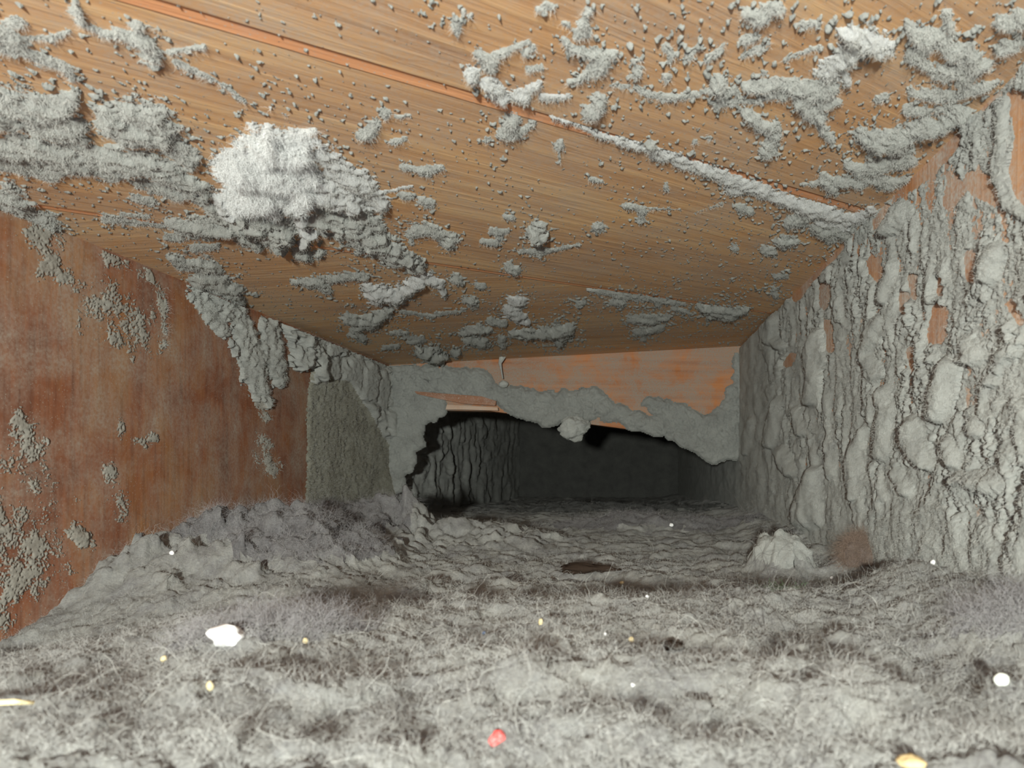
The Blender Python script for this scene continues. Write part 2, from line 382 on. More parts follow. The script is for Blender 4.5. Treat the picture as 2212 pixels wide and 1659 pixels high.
# ================================================================== DUST ON THE CEILING
TUFT = ('small pale dust tuft clinging to the bare brown ceiling planks', 'small dust tufts on the ceiling')
CE = [  # (label or None for a small tuft, height factor, [strokes of (x, y, radius)])
 ('long hanging dust clump with a blunt rounded tip, beside the first plank joint', 1.3, [[(160, 5, 12), (180, 55, 12), (215, 68, 9), (245, 70, 15), (290, 78, 22), (318, 98, 28), (338, 125, 20)], [(365, 110, 7), (440, 98, 4)]]),
 ('thin straight dust streak trailing from the blunt hanging clump', .7, [[(380, 133, 8), (410, 148, 8), (445, 163, 6), (490, 187, 4), (530, 220, 3)]]),
 ('blurred dust patch at the left frame edge with a thin branch', .7, [[(-40, 60, 25), (20, 80, 26), (50, 100, 14)], [(50, 82, 6), (110, 80, 5), (150, 65, 3)], [(20, 50, 14), (40, 50, 10)]]),
 ('narrow wavy dust ridge near the upper corner at far left', .8, [[(-30, 100, 9), (60, 112, 11), (105, 128, 10), (135, 140, 12), (155, 170, 10)]]),
 ('broad cracked dust sheet at left with a notched upper edge', .8, [[(-60, 240, 40), (40, 235, 34), (105, 240, 42), (158, 212, 16)], [(100, 262, 34), (165, 275, 26)]]),
 ('curled dust flake with a hollow, right of the broad cracked sheet', .9, [[(225, 250, 26), (290, 242, 30), (345, 262, 34), (350, 300, 28), (290, 290, 32), (240, 268, 22)], [(370, 320, 24), (412, 340, 20)]]),
 ('long crumbling dust band under the broad cracked sheet', .9, [[(-60, 310, 30), (40, 318, 26), (110, 330, 30), (190, 340, 28), (260, 345, 34), (330, 360, 30), (390, 385, 24), (440, 412, 18)]]),
 ('ragged lower fringe of the crumbling dust band', .9, [[(-40, 345, 16), (60, 355, 16), (105, 378, 13), (150, 362, 12), (200, 365, 12), (255, 382, 11)], [(300, 392, 12), (350, 408, 15), (385, 425, 9)]]),
 ('largest fluffy white dust clump in the middle of the ceiling', 1.0, [[(578, 275, 10), (570, 320, 40), (590, 370, 72), (560, 415, 52), (505, 425, 28)], [(500, 355, 28), (560, 360, 50)], [(600, 360, 55), (655, 380, 40), (640, 410, 36)], [(600, 300, 10), (680, 278, 4)]]),
 ('grey fluffy dust mass joined to the right of the largest white clump', 1.0, [[(690, 335, 16), (715, 355, 24), (750, 382, 24), (790, 405, 24), (822, 432, 18)], [(690, 410, 34), (750, 430, 32)], [(830, 415, 5), (890, 402, 3)]]),
 ('dangling white dust strand below the largest clump', 2.0, [[(470, 425, 14), (485, 455, 16)], [(625, 440, 14), (648, 462, 18), (662, 500, 18), (660, 515, 14)]]),
 ('flat pointed dust flake below the largest clump', .8, [[(365, 480, 14), (400, 490, 22), (450, 490, 26), (490, 500, 20)], [(455, 450, 14), (480, 480, 16)]]),
 ('dark crumbly dust lump with a cream flake hanging under the largest clump', 1.5, [[(515, 475, 22), (560, 482, 32), (605, 500, 32), (600, 522, 22)], [(510, 515, 12), (545, 528, 13), (560, 538, 8)]]),
 ('small round dust ball beside the dark crumbly lump', 1.4, [[(648, 548, 16), (660, 552, 14)], [(690, 548, 12)]]),
 ('long furry dust roll sagging across the second plank joint', 1.1, [[(690, 470, 24), (740, 490, 32), (790, 505, 32), (825, 535, 30), (870, 558, 20), (905, 572, 14)], [(760, 455, 20), (810, 480, 20)]]),
 ('soft dust puff on the second plank beside the furry roll', .9, [[(893, 497, 14), (930, 492, 12), (955, 505, 10)], [(972, 520, 18)], [(890, 525, 6), (884, 505, 8)]]),
 (None, .9, [[(868, 420, 9), (885, 423, 8)]]), (None, .9, [[(912, 432, 11), (930, 440, 12)]]),
 ('greyish dust patch in the corner where ceiling meets the left wall', .7, [[(-40, 425, 30), (20, 432, 30), (45, 455, 30)], [(50, 480, 26), (100, 490, 24), (125, 515, 20)]]),
 ('short dust strip along the second plank joint, left of the flat flake', .8, [[(228, 475, 11), (270, 478, 10), (320, 485, 9), (355, 490, 7)], [(262, 462, 6), (320, 466, 6)]]),
 (None, .6, [[(290, 425, 8), (330, 435, 9)]]), (None, .6, [[(360, 515, 9), (390, 520, 8)]]), (None, .6, [[(420, 540, 10), (470, 535, 7)]]),
 (None, .9, [[(984, 44, 13), (988, 58, 7)]]), (None, 1, [[(1000, 15, 6)]]), (None, 1, [[(1016, 25, 6)]]), (None, .9, [[(1160, 12, 5), (1180, 2, 11), (1190, 4, 8)]]),
 ('forked dust tuft on the first plank near its bright end', 1.0, [[(1268, 10, 9), (1262, 30, 9), (1258, 55, 17), (1244, 70, 8)]]),
 ('Y shaped dust clump with one long arm on the first plank', 1.0, [[(1033, 108, 10), (1058, 130, 15), (1060, 140, 10)], [(1065, 115, 8), (1100, 98, 6), (1140, 84, 6)], [(1135, 105, 8), (1150, 98, 8)]]),
 ('triangular feathery dust clump with spread arms on the first plank', 1.0, [[(1215, 75, 5), (1235, 98, 11), (1280, 110, 14), (1300, 125, 18), (1280, 150, 18), (1255, 162, 9), (1230, 168, 5)], [(1290, 118, 12), (1330, 106, 6)]]),
 ('white furry dust clump just above the first plank joint', 1.3, [[(1022, 152, 15)], [(1050, 172, 12), (1075, 188, 22), (1088, 202, 14)]]),
 ('feathered white dust branch right of the furry joint clump', 1.2, [[(1105, 196, 10), (1130, 200, 13), (1132, 210, 9)], [(1130, 195, 9), (1165, 172, 7)], [(1170, 203, 6), (1225, 201, 6)]]),
 ('tall dust tuft with a spiky top on the first plank', 1.0, [[(1440, 95, 13), (1450, 110, 10), (1445, 125, 6)]]), (None, 1, [[(1375, 148, 13)]]), (None, 1, [[(1440, 160, 13), (1440, 172, 4)]]), (None, .9, [[(1140, 142, 8), (1165, 138, 8)]]),
 (None, .9, [[(1365, 125, 5), (1385, 122, 4)]]), (None, .8, [[(1318, 178, 4), (1360, 180, 4)]]), (None, 1.0, [[(1230, 45, 5), (1215, 42, 4)]]),
 ('spiky horizontal dust line on the first plank', .9, [[(1372, 184, 6), (1395, 194, 8), (1430, 203, 7), (1480, 200, 7), (1525, 192, 5)]]),
 ('broad tapering dust tuft hanging over the first plank joint', 1.3, [[(1290, 208, 17), (1282, 228, 20), (1270, 250, 13)]]),
 ('diamond shaped dust clump with a side spike on the second plank', 1.3, [[(1105, 262, 16), (1095, 280, 20), (1080, 292, 10), (1118, 288, 12)], [(1125, 282, 8), (1155, 263, 4)]]), (None, 1, [[(1050, 302, 7), (1058, 298, 5)]]),
 (None, .9, [[(832, 244, 11)], [(855, 252, 5), (885, 248, 3)]]), (None, .9, [[(808, 268, 13), (800, 285, 14), (776, 292, 9)]]), (None, .9, [[(848, 307, 8), (878, 298, 7)]]),
 ('tiny dust tuft with a dangling thread on the second plank', 1.3, [[(1208, 313, 10), (1212, 302, 6)], [(1208, 325, 3), (1208, 348, 2.6)]]),
 ('spindle shaped dust flake alone on the second plank', .9, [[(868, 357, 6), (905, 366, 7), (925, 368, 12), (955, 360, 6)]]),
 ('round dust ball with a hanging tail on the second plank', 1.6, [[(1160, 500, 20), (1164, 494, 16)], [(1166, 520, 5), (1166, 555, 4)]]),
 ('cross shaped dust wisp below the round dust ball', .8, [[(1120, 540, 4), (1160, 545, 8), (1200, 538, 5), (1250, 528, 3)]]),
 (None, .9, [[(1062, 498, 7), (1078, 505, 8), (1098, 496, 4)], [(1078, 515, 7)]]), (None, .9, [[(1040, 520, 5), (1070, 525, 8)]]), (None, 1, [[(1106, 470, 8), (1090, 467, 5)]]), (None, 1, [[(1292, 490, 13), (1302, 493, 8)]]),
 (None, .9, [[(1352, 443, 7), (1388, 452, 9), (1385, 475, 9)], [(1395, 450, 3), (1470, 452, 2)]]), (None, .9, [[(1275, 388, 6), (1300, 392, 4)]]), (None, .9, [[(1438, 410, 6), (1440, 395, 4)]]), (None, 1, [[(1100, 575, 13), (1115, 585, 9)]]),
 ('knobbly dust bead sitting on the first plank joint', 1.3, [[(1405, 308, 14)]]),
 ('long white dust ridge filling the first plank joint toward the right wall', .9, [[(1190, 247, 4), (1300, 288, 6), (1400, 322, 11), (1480, 345, 14), (1560, 378, 15), (1640, 412, 17), (1720, 442, 18), (1790, 466, 22), (1835, 482, 22), (1882, 452, 12)], [(1410, 335, 9), (1440, 340, 12)], [(1575, 410, 12), (1600, 412, 10)]]),
 ('grey smooth dust flake at the upper edge of the first plank', 1.1, [[(1610, 14, 9), (1640, 22, 20), (1682, 4, 14)]]),
 ('thick white dust cushion on the first plank near the right wall', 1.2, [[(1838, 62, 26), (1870, 80, 26), (1908, 84, 18)], [(1830, 100, 14), (1880, 100, 10)]]),
 ('slanting dust bank below the thick white cushion', 1.1, [[(1845, 108, 14), (1812, 125, 20), (1788, 148, 24), (1822, 155, 14), (1828, 170, 8)]]),
 ('horizontal dust bank with a long left arm on the first plank', 1.1, [[(1610, 178, 8), (1650, 176, 14), (1700, 180, 20), (1750, 190, 20), (1795, 178, 16)], [(1640, 205, 7), (1690, 200, 10)]]),
 ('wedge shaped dust clump under the horizontal bank', 1.3, [[(1728, 210, 12), (1752, 235, 20), (1770, 245, 14)], [(1775, 220, 14), (1815, 210, 4)]]),
 ('round dust knob at the end of the spiky horizontal line', 1.2, [[(1555, 182, 20), (1550, 175, 18)], [(1585, 185, 8), (1595, 200, 8)]]),
 (None, .9, [[(1485, 112, 11), (1505, 100, 6)]]), (None, .9, [[(1525, 122, 6), (1550, 102, 6), (1562, 90, 4)]]), (None, .9, [[(1610, 80, 10), (1635, 72, 8)]]), (None, .9, [[(1605, 112, 6), (1640, 98, 9), (1660, 85, 5)]]),
 (None, .8, [[(1695, 122, 5), (1770, 92, 4)]]), (None, .8, [[(1650, 152, 7)]]), (None, .8, [[(1730, 45, 7), (1770, 40, 6)]]), (None, .8, [[(1545, 220, 6), (1590, 210, 7), (1640, 215, 6)]]),
 ('forked dust clump with a dark underside below the horizontal bank', 1.1, [[(1618, 240, 14), (1640, 262, 16), (1670, 270, 16), (1672, 300, 18), (1650, 325, 13)]]),
 (None, .9, [[(1775, 275, 11), (1795, 292, 13)]]), (None, .8, [[(1900, 205, 10), (1915, 200, 7)]]), (None, .8, [[(1532, 292, 7)], [(1500, 300, 5)]]),
 ('torn dust sheet with fringed edges beside the right wall', .9, [[(1960, 45, 10), (1985, 75, 16), (2030, 68, 20), (2050, 95, 22), (2095, 108, 26)], [(2010, 78, 20), (1975, 115, 16), (2010, 140, 10)], [(2030, 150, 20), (2085, 148, 30), (2130, 128, 14)], [(2045, 20, 12), (2050, 60, 14)]]),
 (None, .9, [[(2160, 38, 16), (2230, 36, 18)]]), ('pale dust ledge curling at the right edge of the ceiling', 1.0, [[(2160, 100, 13), (2200, 85, 17), (2240, 78, 16)]]),
 ('long sloping dust ledge under the torn sheet by the right wall', 1.0, [[(1965, 192, 13), (2005, 200, 15), (2060, 205, 20), (2085, 195, 12), (2155, 170, 6)]]),
 ('broad stepped dust cake in the right hand ceiling corner', 1.0, [[(1862, 290, 22), (1900, 300, 30), (1940, 295, 30), (1985, 275, 26), (2030, 265, 22), (2080, 238, 16)], [(1960, 232, 14), (2000, 232, 18), (2040, 228, 14)], [(1890, 320, 20)]]),
 ('flaky dust steps below the broad stepped cake', .9, [[(1830, 352, 9), (1870, 368, 18), (1915, 345, 16), (1965, 340, 16)], [(1870, 385, 14), (1930, 388, 12), (1965, 385, 8)]]),
 ('pointed dust wedge between the joint ridge and the flaky steps', 1.1, [[(1778, 380, 12), (1795, 398, 18), (1830, 385, 12), (1860, 395, 8)], [(1735, 395, 6), (1770, 390, 8)]]),
 (None, 1, [[(1706, 480, 13), (1735, 472, 13)]]), (None, 1, [[(1688, 522, 14), (1718, 520, 12)]]), (None, .9, [[(1650, 540, 10), (1670, 548, 10)]]), (None, .9, [[(1588, 534, 9)]]),
 ('dim crumbly dust patch at the end of the joint ridge', .8, [[(1765, 495, 14), (1800, 500, 20), (1828, 510, 14)], [(1790, 520, 8), (1840, 495, 12)]]), (None, .9, [[(1600, 448, 10), (1620, 455, 7)]]), (None, .8, [[(1560, 440, 4), (1500, 460, 2)]]),
 ('boat shaped dust lump at the far end of the second plank joint', 1.3, [[(1512, 664, 9), (1540, 675, 15), (1575, 680, 16), (1612, 668, 7)]]), (None, .9, [[(1672, 625, 9), (1676, 638, 8)]]), (None, .8, [[(1675, 598, 7), (1700, 596, 5)]]),
 ('flat dust flake on the third plank nearest the left wall', .9, [[(632, 612, 6), (668, 612, 12), (695, 615, 14)], [(700, 622, 11), (712, 632, 8)], [(715, 605, 10), (790, 600, 9)]]),
 ('white capped dust heap hanging from the third plank', 1.4, [[(790, 622, 10), (820, 642, 20), (855, 642, 20), (875, 630, 16), (905, 612, 12)], [(915, 600, 12), (950, 618, 11), (962, 640, 5)]]),
 (None, 1.3, [[(985, 605, 14), (995, 610, 10)]]), (None, 1.0, [[(1005, 650, 8), (1022, 654, 12)]]), (None, 1.0, [[(1040, 622, 9), (1030, 618, 7)]]),
 ('ragged grey dust puff on the third plank behind the white capped heap', 1.0, [[(1105, 650, 10), (1125, 655, 14)], [(1095, 672, 12), (1118, 682, 18), (1138, 697, 9)]]),
 ('thin dust ridge with a drip along the second plank joint', .9, [[(1270, 628, 3), (1330, 640, 9), (1400, 648, 8), (1480, 660, 4)], [(1325, 652, 10), (1345, 655, 9)], [(1420, 660, 8)]]),
 ('lumpy grey dust roll in the shaded left end of the third plank', 1.1, [[(750, 690, 13), (775, 702, 14), (815, 690, 18), (838, 672, 12)], [(765, 722, 12), (785, 735, 9)]]),
 ('thin parallel dust flakes on the third plank', .7, [[(865, 676, 4), (930, 684, 6), (1005, 672, 4)]]), (None, .8, [[(845, 722, 5), (880, 722, 6)]]), (None, .8, [[(885, 738, 8), (912, 736, 8)], [(830, 752, 6), (858, 750, 6)]]),
 ('rounded dust lobe drooping over the top edge of the cross board', 1.8, [[(908, 758, 12), (935, 768, 20), (950, 772, 16)], [(985, 762, 10)]]),
 ('large smooth dust bulge on the third plank above the cross board', 1.4, [[(1105, 722, 7), (1150, 724, 11), (1190, 720, 15), (1222, 718, 18)], [(1210, 738, 14), (1235, 708, 8)]]),
 ('knobbly dust lumps left of the smooth bulge on the third plank', 1.2, [[(1000, 720, 8), (1030, 712, 11), (1055, 715, 8)], [(1008, 735, 9), (1040, 742, 13), (1050, 748, 8)]]), (None, 1.2, [[(1085, 735, 10), (1088, 748, 8)]]), (None, 1.0, [[(1060, 695, 10), (1090, 700, 8)]]),
 ('crumbly dust cluster on the third plank toward the right wall', 1.0, [[(1360, 690, 8), (1395, 693, 13), (1440, 690, 9)], [(1375, 720, 8), (1395, 718, 10), (1430, 710, 7)], [(1390, 735, 6)]]), (None, .9, [[(1455, 668, 6), (1490, 680, 5)]]), (None, .9, [[(1250, 660, 8), (1262, 655, 6)]]),
 ('dust crust along the corner over the left wall', .8, [[(370, 560, 12), (400, 575, 16), (440, 575, 20), (470, 590, 16)], [(440, 600, 26), (490, 625, 26), (520, 650, 14)]]),
]
STEP = 2.0
U, V = grid(-220, 2440, -180, 806, STEP)
P = on_ceiling(U, V)
ok = (P[..., 0] > XL) & (P[..., 0] < XR) & (P[..., 1] > Y0) & (P[..., 1] < YH - 0.001) & np.isfinite(P[..., 1])
P[~np.isfinite(P)] = 0; P[P[..., 1] <= 0] = 0; P[P[..., 1] > 3] = 0
pxm = P[..., 1] / F                                   # metres per frame pixel there
_d = np.array([S2[1][0] - S2[0][0], S2[1][1] - S2[0][1]]); _d /= np.hypot(*_d)
PG = np.stack([(P[..., 0] * _d[0] + P[..., 1] * _d[1]) * 0.5, -P[..., 0] * _d[1] + P[..., 1] * _d[0], P[..., 2]], -1)   # stretched along the grain
nA = fbm(PG, 110, 4, 0.62); nB = fbm(PG, 480, 3, 0.65, 5.0); nC = fbm(P, 30, 2, .5, 9.0)
def yline(S, x): return S[0][1] + (x - S[0][0]) / (S[1][0] - S[0][0]) * (S[1][1] - S[0][1])
lift = np.where(P[..., 1] < yline(S1, P[..., 0]), LIFT[0], np.where(P[..., 1] < yline(S2, P[..., 0]), LIFT[1], LIFT[2]))
best = np.full(U.shape, -9.0); lab = np.full(U.shape, -1); hf = np.zeros(U.shape)
for i, (lb, hs, chains) in enumerate(CE):
    for ch in chains:
        f = chain_field(U, V, STEP, ch, 3.2)
        rr = np.mean([c[2] for c in ch])
        f = np.where(f > -8, f, -9)
        b = f > best
        best = np.where(b, f, best); lab = np.where(b, i, lab); hf = np.where(b, hs * rr, hf)
bigr = np.clip((hf - 8) / 20, 0, 1)
T = best + 0.02 + (0.80 * nA + 1.0 * nB) * (0.8 + 0.5 * bigr)
T = np.where(best < -1.2, -1, T)
hgt = hf * pxm * 0.62 * blur(np.clip(T, 0, 1.2), 3) ** 0.8 * (1 + 0.12 * nB + (0.5 - .28 * bigr) * nA)
# specks: tiny clinging grains, denser toward the far right corner
dens = 0.66 - 0.13 * sstep(1000, 1600, U) - 0.10 * sstep(350, 640, V) - 0.12 * sstep(560, 680, V) + 0.30 * nC - 0.20 * np.clip(best + 2.2, 0, 1.2)
spk = perlin(P[..., 0] * 520, P[..., 1] * 330, P[..., 2] * 520 + 3) + 0.55 * perlin(P[..., 0] * 1300, P[..., 1] * 800, P[..., 2] * 900)
sT = spk - dens
isp = (T <= 0) & (sT > 0)
Tall = np.where(isp, sT, T); lab = np.where(isp, -1, lab)
hall = np.where(isp, np.clip(sT, 0, .5) * 0.0022, np.clip(hgt, 0.0001, None))
hall = np.where(Tall > 0, blur(hall, 1) + 0.00006, -0.0005) - lift
Nn = np.array([CT1, 0, -1.0]); Nn /= np.linalg.norm(Nn)
Pn = P + Nn * hall[..., None]
side = fbm(P, 160, 2, .5, 21.0)
Pn[..., 0] += np.clip(hall + lift, 0, 1) * side * 0.7; Pn[..., 1] += np.clip(hall + lift, 0, 1) * (0.25 + nA * 0.6)
Pn[..., 0] = np.clip(Pn[..., 0], XL, XR)
Pn = roughen(Pn, sstep(0, .5, T) * np.clip(pxm / 3e-4, .5, 1.2) * (1 - .35 * bigr), True, [(330, .0008, 31.0), (1100, .00045, 33.0), (2200, .00025, 34.0)])
Q = quad_index(U.shape)
keep = (cellmax(Tall) > 0) & (cellmin(ok.astype(float)) > 0)
L2 = np.where(Tall > 0, lab, -2); ql = cellmax(L2)
CUTS = (' with ', ' on ', ' beside ', ' at ', ' near ', ' in ', ' below ', ' under ', ' hanging ', ' joined ', ' alone', ' along ', ' filling ', ' just ', ' trailing ', ' of the ', ' above ', ' right ', ' left ', ' sagging ', ' where ', ' between ', ' sitting ', ' nearest ', ' behind ', ' drooping ', ' toward ', ' over ', ',', ' curling ')
def short(lb):
    k = min([lb.find(c) for c in CUTS if lb.find(c) > 0] + [len(lb)]); return lb[:k]
def mid(chains):
    q = np.array([c for ch in chains for c in ch]); return q[:, 0].mean(), q[:, 1].mean(), q[:, 2].max()
MARK = [(short(lb), *mid(ch)) for lb, hs, ch in CE if lb and len(short(lb).split()) >= 3]
seen_lb = {}
def tuft_label(chains):
    x, y, rad = mid(chains)
    for nm, mx, my, mr in sorted(MARK, key=lambda t: np.hypot(t[1] - x, (t[2] - y) * 1.3)):
        way = ('right of' if x > mx else 'left of') if abs(x - mx) > abs(y - my) else ('below' if y > my else 'above')
        size = 'little' if rad < 8 else 'small'
        lb = f'{size} pale dust tuft just {way} the {nm}'
        if lb not in seen_lb:
            seen_lb[lb] = 1; return lb
for i, (lb, hs, chains) in enumerate(CE):
    o = cut('dust_clump' if lb else 'dust_tuft', Pn, ql, keep, [i], M_LITWHITE if lb and 'white' in lb else M_DUST, Q)
    if o is None: continue
    if lb: tag(o, lb, 'dust clump', 'dust clumps on the ceiling')
    else: tag(o, tuft_label(chains), 'dust tuft', TUFT[1])
o = cut('dust_specks', Pn, ql, keep, [-1], M_DUST, Q)
tag(o, 'countless tiny grey dust specks sticking to the ceiling planks', 'dust', kind='stuff')
m = (Tall > 0.02) & (lab >= 0) & ok
idx = np.flatnonzero(m.ravel()); idx = rng.choice(idx, min(90000, len(idx)), replace=False)
nn = np.tile(Nn, (len(idx), 1))
o = fibres('lint_fuzz', Pn.reshape(-1, 3)[idx], nn, 0.0017, 0.000026, M_FIB, 4, 1.4, 0.02, seed=2)
tag(o, 'fine pale lint fuzz bristling from the ceiling dust', 'lint', kind='stuff')
ibig = [i for i, c_ in enumerate(CE) if c_[0] and 'largest fluffy' in c_[0]][0]
idx = np.flatnonzero(((Tall > .1) & (lab == ibig)).ravel()); idx = rng.choice(idx, min(26000, len(idx) * 3))
o = fibres('lint_fuzz', Pn.reshape(-1, 3)[idx], np.tile(Nn, (len(idx), 1)), 0.0032, 0.000024, M_FIBLIT, 5, 1.2, 0.05, seed=6)
tag(o, 'soft white fuzz standing off the largest fluffy clump', 'lint', kind='stuff')

# ================================================================== DUST ON THE RIGHT WALL
RW = [
 ('upright oval dust blob highest on the right wall beside bare red streaks', [[(1932, 568, 12), (1922, 610, 17), (1915, 642, 15)]]),
 ('S shaped drooping dust roll in the middle of the right wall', [[(1905, 690, 15), (1890, 730, 22), (1872, 758, 14), (1895, 805, 20)]]),
 ('long smooth dust drip near the far end of the right wall', [[(1768, 718, 12), (1760, 755, 20), (1765, 810, 18), (1758, 862, 18)]]),
 ('biggest pale dust bulge on the right wall', [[(2062, 785, 22), (2045, 845, 32), (2035, 885, 30)]]),
 ('wide rounded dust lump above and right of the biggest bulge', [[(2098, 735, 18), (2112, 765, 28), (2085, 775, 16)]]),
 ('small round dust knob right of the biggest bulge', [[(2152, 820, 20)]]),
 ('bright egg shaped dust bulge below the biggest bulge', [[(1985, 915, 24), (1990, 955, 30), (2012, 1000, 20)]]),
 ('chain of three dust swellings left of the egg shaped bulge', [[(1915, 845, 16), (1922, 885, 22), (1915, 930, 18), (1912, 975, 24)]]),
 ('narrow leaning dust drip with a pointed top', [[(1872, 925, 9), (1852, 975, 17), (1850, 1025, 22), (1855, 1070, 12)]]),
 ('broad cone of dust leaning on the foot of the right wall', [[(1770, 1015, 14), (1758, 1060, 28), (1748, 1110, 40)]]),
 ('short dust bulge below the chain of three swellings', [[(1942, 1020, 14), (1962, 1058, 17)]]),
 ('pale dust drip close to the cross board on the right wall', [[(1685, 865, 13), (1675, 910, 19), (1670, 955, 17)]]),
 ('slim dust drip in the corner beside the cross board', [[(1628, 905, 9), (1618, 945, 14), (1615, 975, 10)]]),
 ('twin dust knobs low on the right wall above the cone', [[(1695, 975, 18), (1712, 1015, 18)]]),
 ('dust teardrop between the two long drips', [[(1722, 885, 10), (1738, 930, 16)]]),
 ('ragged dust bulge lower right of the egg shaped bulge', [[(2060, 950, 18), (2075, 990, 24)]]),
 ('dust bulge under the small round knob at the right', [[(2110, 890, 16), (2125, 925, 22)]]),
 ('vertical dust band beside the bare wood at the right edge', [[(2165, 225, 22), (2172, 300, 18), (2160, 370, 15), (2185, 440, 14), (2215, 460, 12)]]),
 ('dust swelling in the upper corner under the stepped cake', [[(1950, 455, 26), (1925, 490, 20)]]),
 ('dust swelling at the far upper corner of the right wall', [[(1672, 690, 12), (1668, 730, 16), (1690, 745, 12)]]),
 ('pale dust lump near the right edge of the frame', [[(2160, 540, 22), (2145, 590, 22)]]),
 ('low dust mound where the right wall meets the floor lint', [[(2090, 1030, 20), (2160, 1040, 34)]]),
]
BARE_R = [[(2205, 230, 24), (2210, 300, 28), (2205, 400, 24)], [(2120, 205, 20), (2090, 235, 14)], [(1960, 395, 12), (2000, 370, 10), (2060, 300, 12)], [(2110, 395, 16), (2150, 420, 14)], [(2095, 550, 8), (2100, 600, 9)], [(2030, 670, 12), (2025, 720, 14)], [(1785, 620, 9), (1780, 655, 8)], [(1790, 700, 7), (1795, 750, 8)], [(1955, 640, 9), (1958, 670, 8)],
          [(1885, 570, 10), (1895, 590, 10)], [(1970, 600, 7), (1975, 640, 6)], [(2190, 660, 10), (2205, 690, 8)], [(1970, 760, 7), (1975, 790, 6)], [(2065, 410, 14), (2050, 440, 8)], [(1700, 785, 6), (1712, 770, 6)], [(2035, 600, 6), (2030, 630, 7)], [(1720, 640, 8), (1745, 610, 6), (1820, 530, 5)], [(1900, 480, 9), (1915, 450, 6)]]
U, V = np.meshgrid(np.r_[1462:2460:2, 2460:3500:7].astype(float), np.r_[-1000:20:7, 20:1420:2, 1420:2300:7].astype(float))
P = on_x(U, V, XR)
ok = (P[..., 1] < YB) & (P[..., 1] > Y0) & (P[..., 2] < cz(XR)) & (P[..., 2] > 0.0)
pxm = P[..., 1] / F
PW = P.copy(); PW[..., 2] *= 0.42                      # things droop: features longer in z
nA = fbm(PW, 120, 4, .55); nB = fbm(P, 480, 3, .6, 4.0); nC = fbm(P, 35, 3, .5, 2.0)
wu = P[..., 1] / 0.0135 + 0.7 * fbm(P, 60, 2, .5, 6.0); wv = P[..., 2] / 0.021 + 0.7 * fbm(P, 60, 2, .5, 8.0)
f1, f2, cid = worley(wu, wv)
f1b, f2b, cidb = worley(P[..., 1] / 0.006 + 0.5 * nA, P[..., 2] / 0.010 + .5 * nC, 31)
blob = np.sqrt(np.clip(1 - (f1 / (0.50 + 0.30 * cid)) ** 2, 0, 1)) * (0.35 + 0.9 * cid)
blobb = np.sqrt(np.clip(1 - (f1b / 0.62) ** 2, 0, 1)) * (0.3 + cidb)
upper = sstep(640, 420, V)
foot = sstep(0.075, 0.035, P[..., 2])
hgt = 0.0008 + (0.0030 * blur(blob, 8) * (cid > 0.35) * (1 - 0.65 * foot) + 0.0008 * blur(blobb, 8)) * (1 - 0.6 * upper) + 0.0008 * nA + 0.0001 * nB
best = np.full(U.shape, -9.0); lab = np.full(U.shape, -1); hb_ = np.zeros(U.shape)
for i, (lb, chains) in enumerate(RW):
    for ch in chains:
        f = chain_field(U, V, STEP, ch); rr = np.mean([c[2] for c in ch])
        f = f + (0.5 if 'band' in lb else 0.22) * nA + 0.10 * nB
        e = np.sin(np.clip(f, 0, 1) * np.pi / 2) ** 1.1 * rr * pxm * 1.05
        if 'band' in lb: e = e * .5
        b = (f > best) & (f > 0)
        best = np.where(b, f, best); lab = np.where(b, i, lab); hb_ = np.where(b, e, hb_)
hgt = np.maximum(hgt * 0.8, 0) * (1 - 0.5 * (hb_ > 0)) + hb_ * (1 + 0.05 * nB + .16 * nA)
bare = np.full(U.shape, -9.0)
for ch in BARE_R: bare = np.maximum(bare, chain_field(U, V, STEP, ch, 3.0))
T = 0.42 - np.clip(bare + 0.9, 0, 2) * 0.85 + 0.7 * nA + 0.35 * nB + 0.25 * nC + 0.8 * (hb_ > 0) - 0.22 * upper + 0.8 * foot + .5 * sstep(1700, 1640, U)
hall = np.where(T > 0, blur(np.clip(hgt, 0.0001, None), 4) * sstep(0, 0.6, T) + 0.00008, -0.0004)
Pn = P.copy(); Pn[..., 0] = XR - hall
Pn[..., 2] -= np.clip(hall, 0, 1) * 0.30
Pn[..., 1] += np.clip(hall, 0, 1) * 0.12
Pn = roughen(Pn, sstep(0, .3, T), False, [(160, .0007, 41.0), (600, .00035, 42.0), (1500, .0002, 43.0)])
Pn[..., 2] = np.minimum(Pn[..., 2], cz(XR) - .0002)
Q = quad_index(U.shape, True)
keep = (cellmax(T) > 0) & (cellmin(ok.astype(float)) > 0)
ql = cellmax(np.where(T > 0, lab, -2))
for i, (lb, chains) in enumerate(RW):
    o = cut('dust_blob', Pn, ql, keep, [i], M_DUSTW, Q)
    if o: tag(o, lb, 'dust blob', 'drooping dust blobs on the right wall')
o = cut('dust_coat', Pn, ql, keep, [-1], M_DUSTW, Q); tag(o, 'lumpy grey dust coat covering the right wall', 'dust', kind='stuff')
m = (T > 0.1) & ok & (U > 1600); idx = np.flatnonzero(m.ravel()); idx = rng.choice(idx, min(60000, len(idx)), replace=False)
o = fibres('lint_fuzz', Pn.reshape(-1, 3)[idx], np.tile([-1.0, 0, 0], (len(idx), 1)), 0.0022, 0.000026, M_FIB, 4, 1.4, 0.1, seed=3)
tag(o, 'fine pale lint fuzz on the right wall dust', 'lint', kind='stuff')

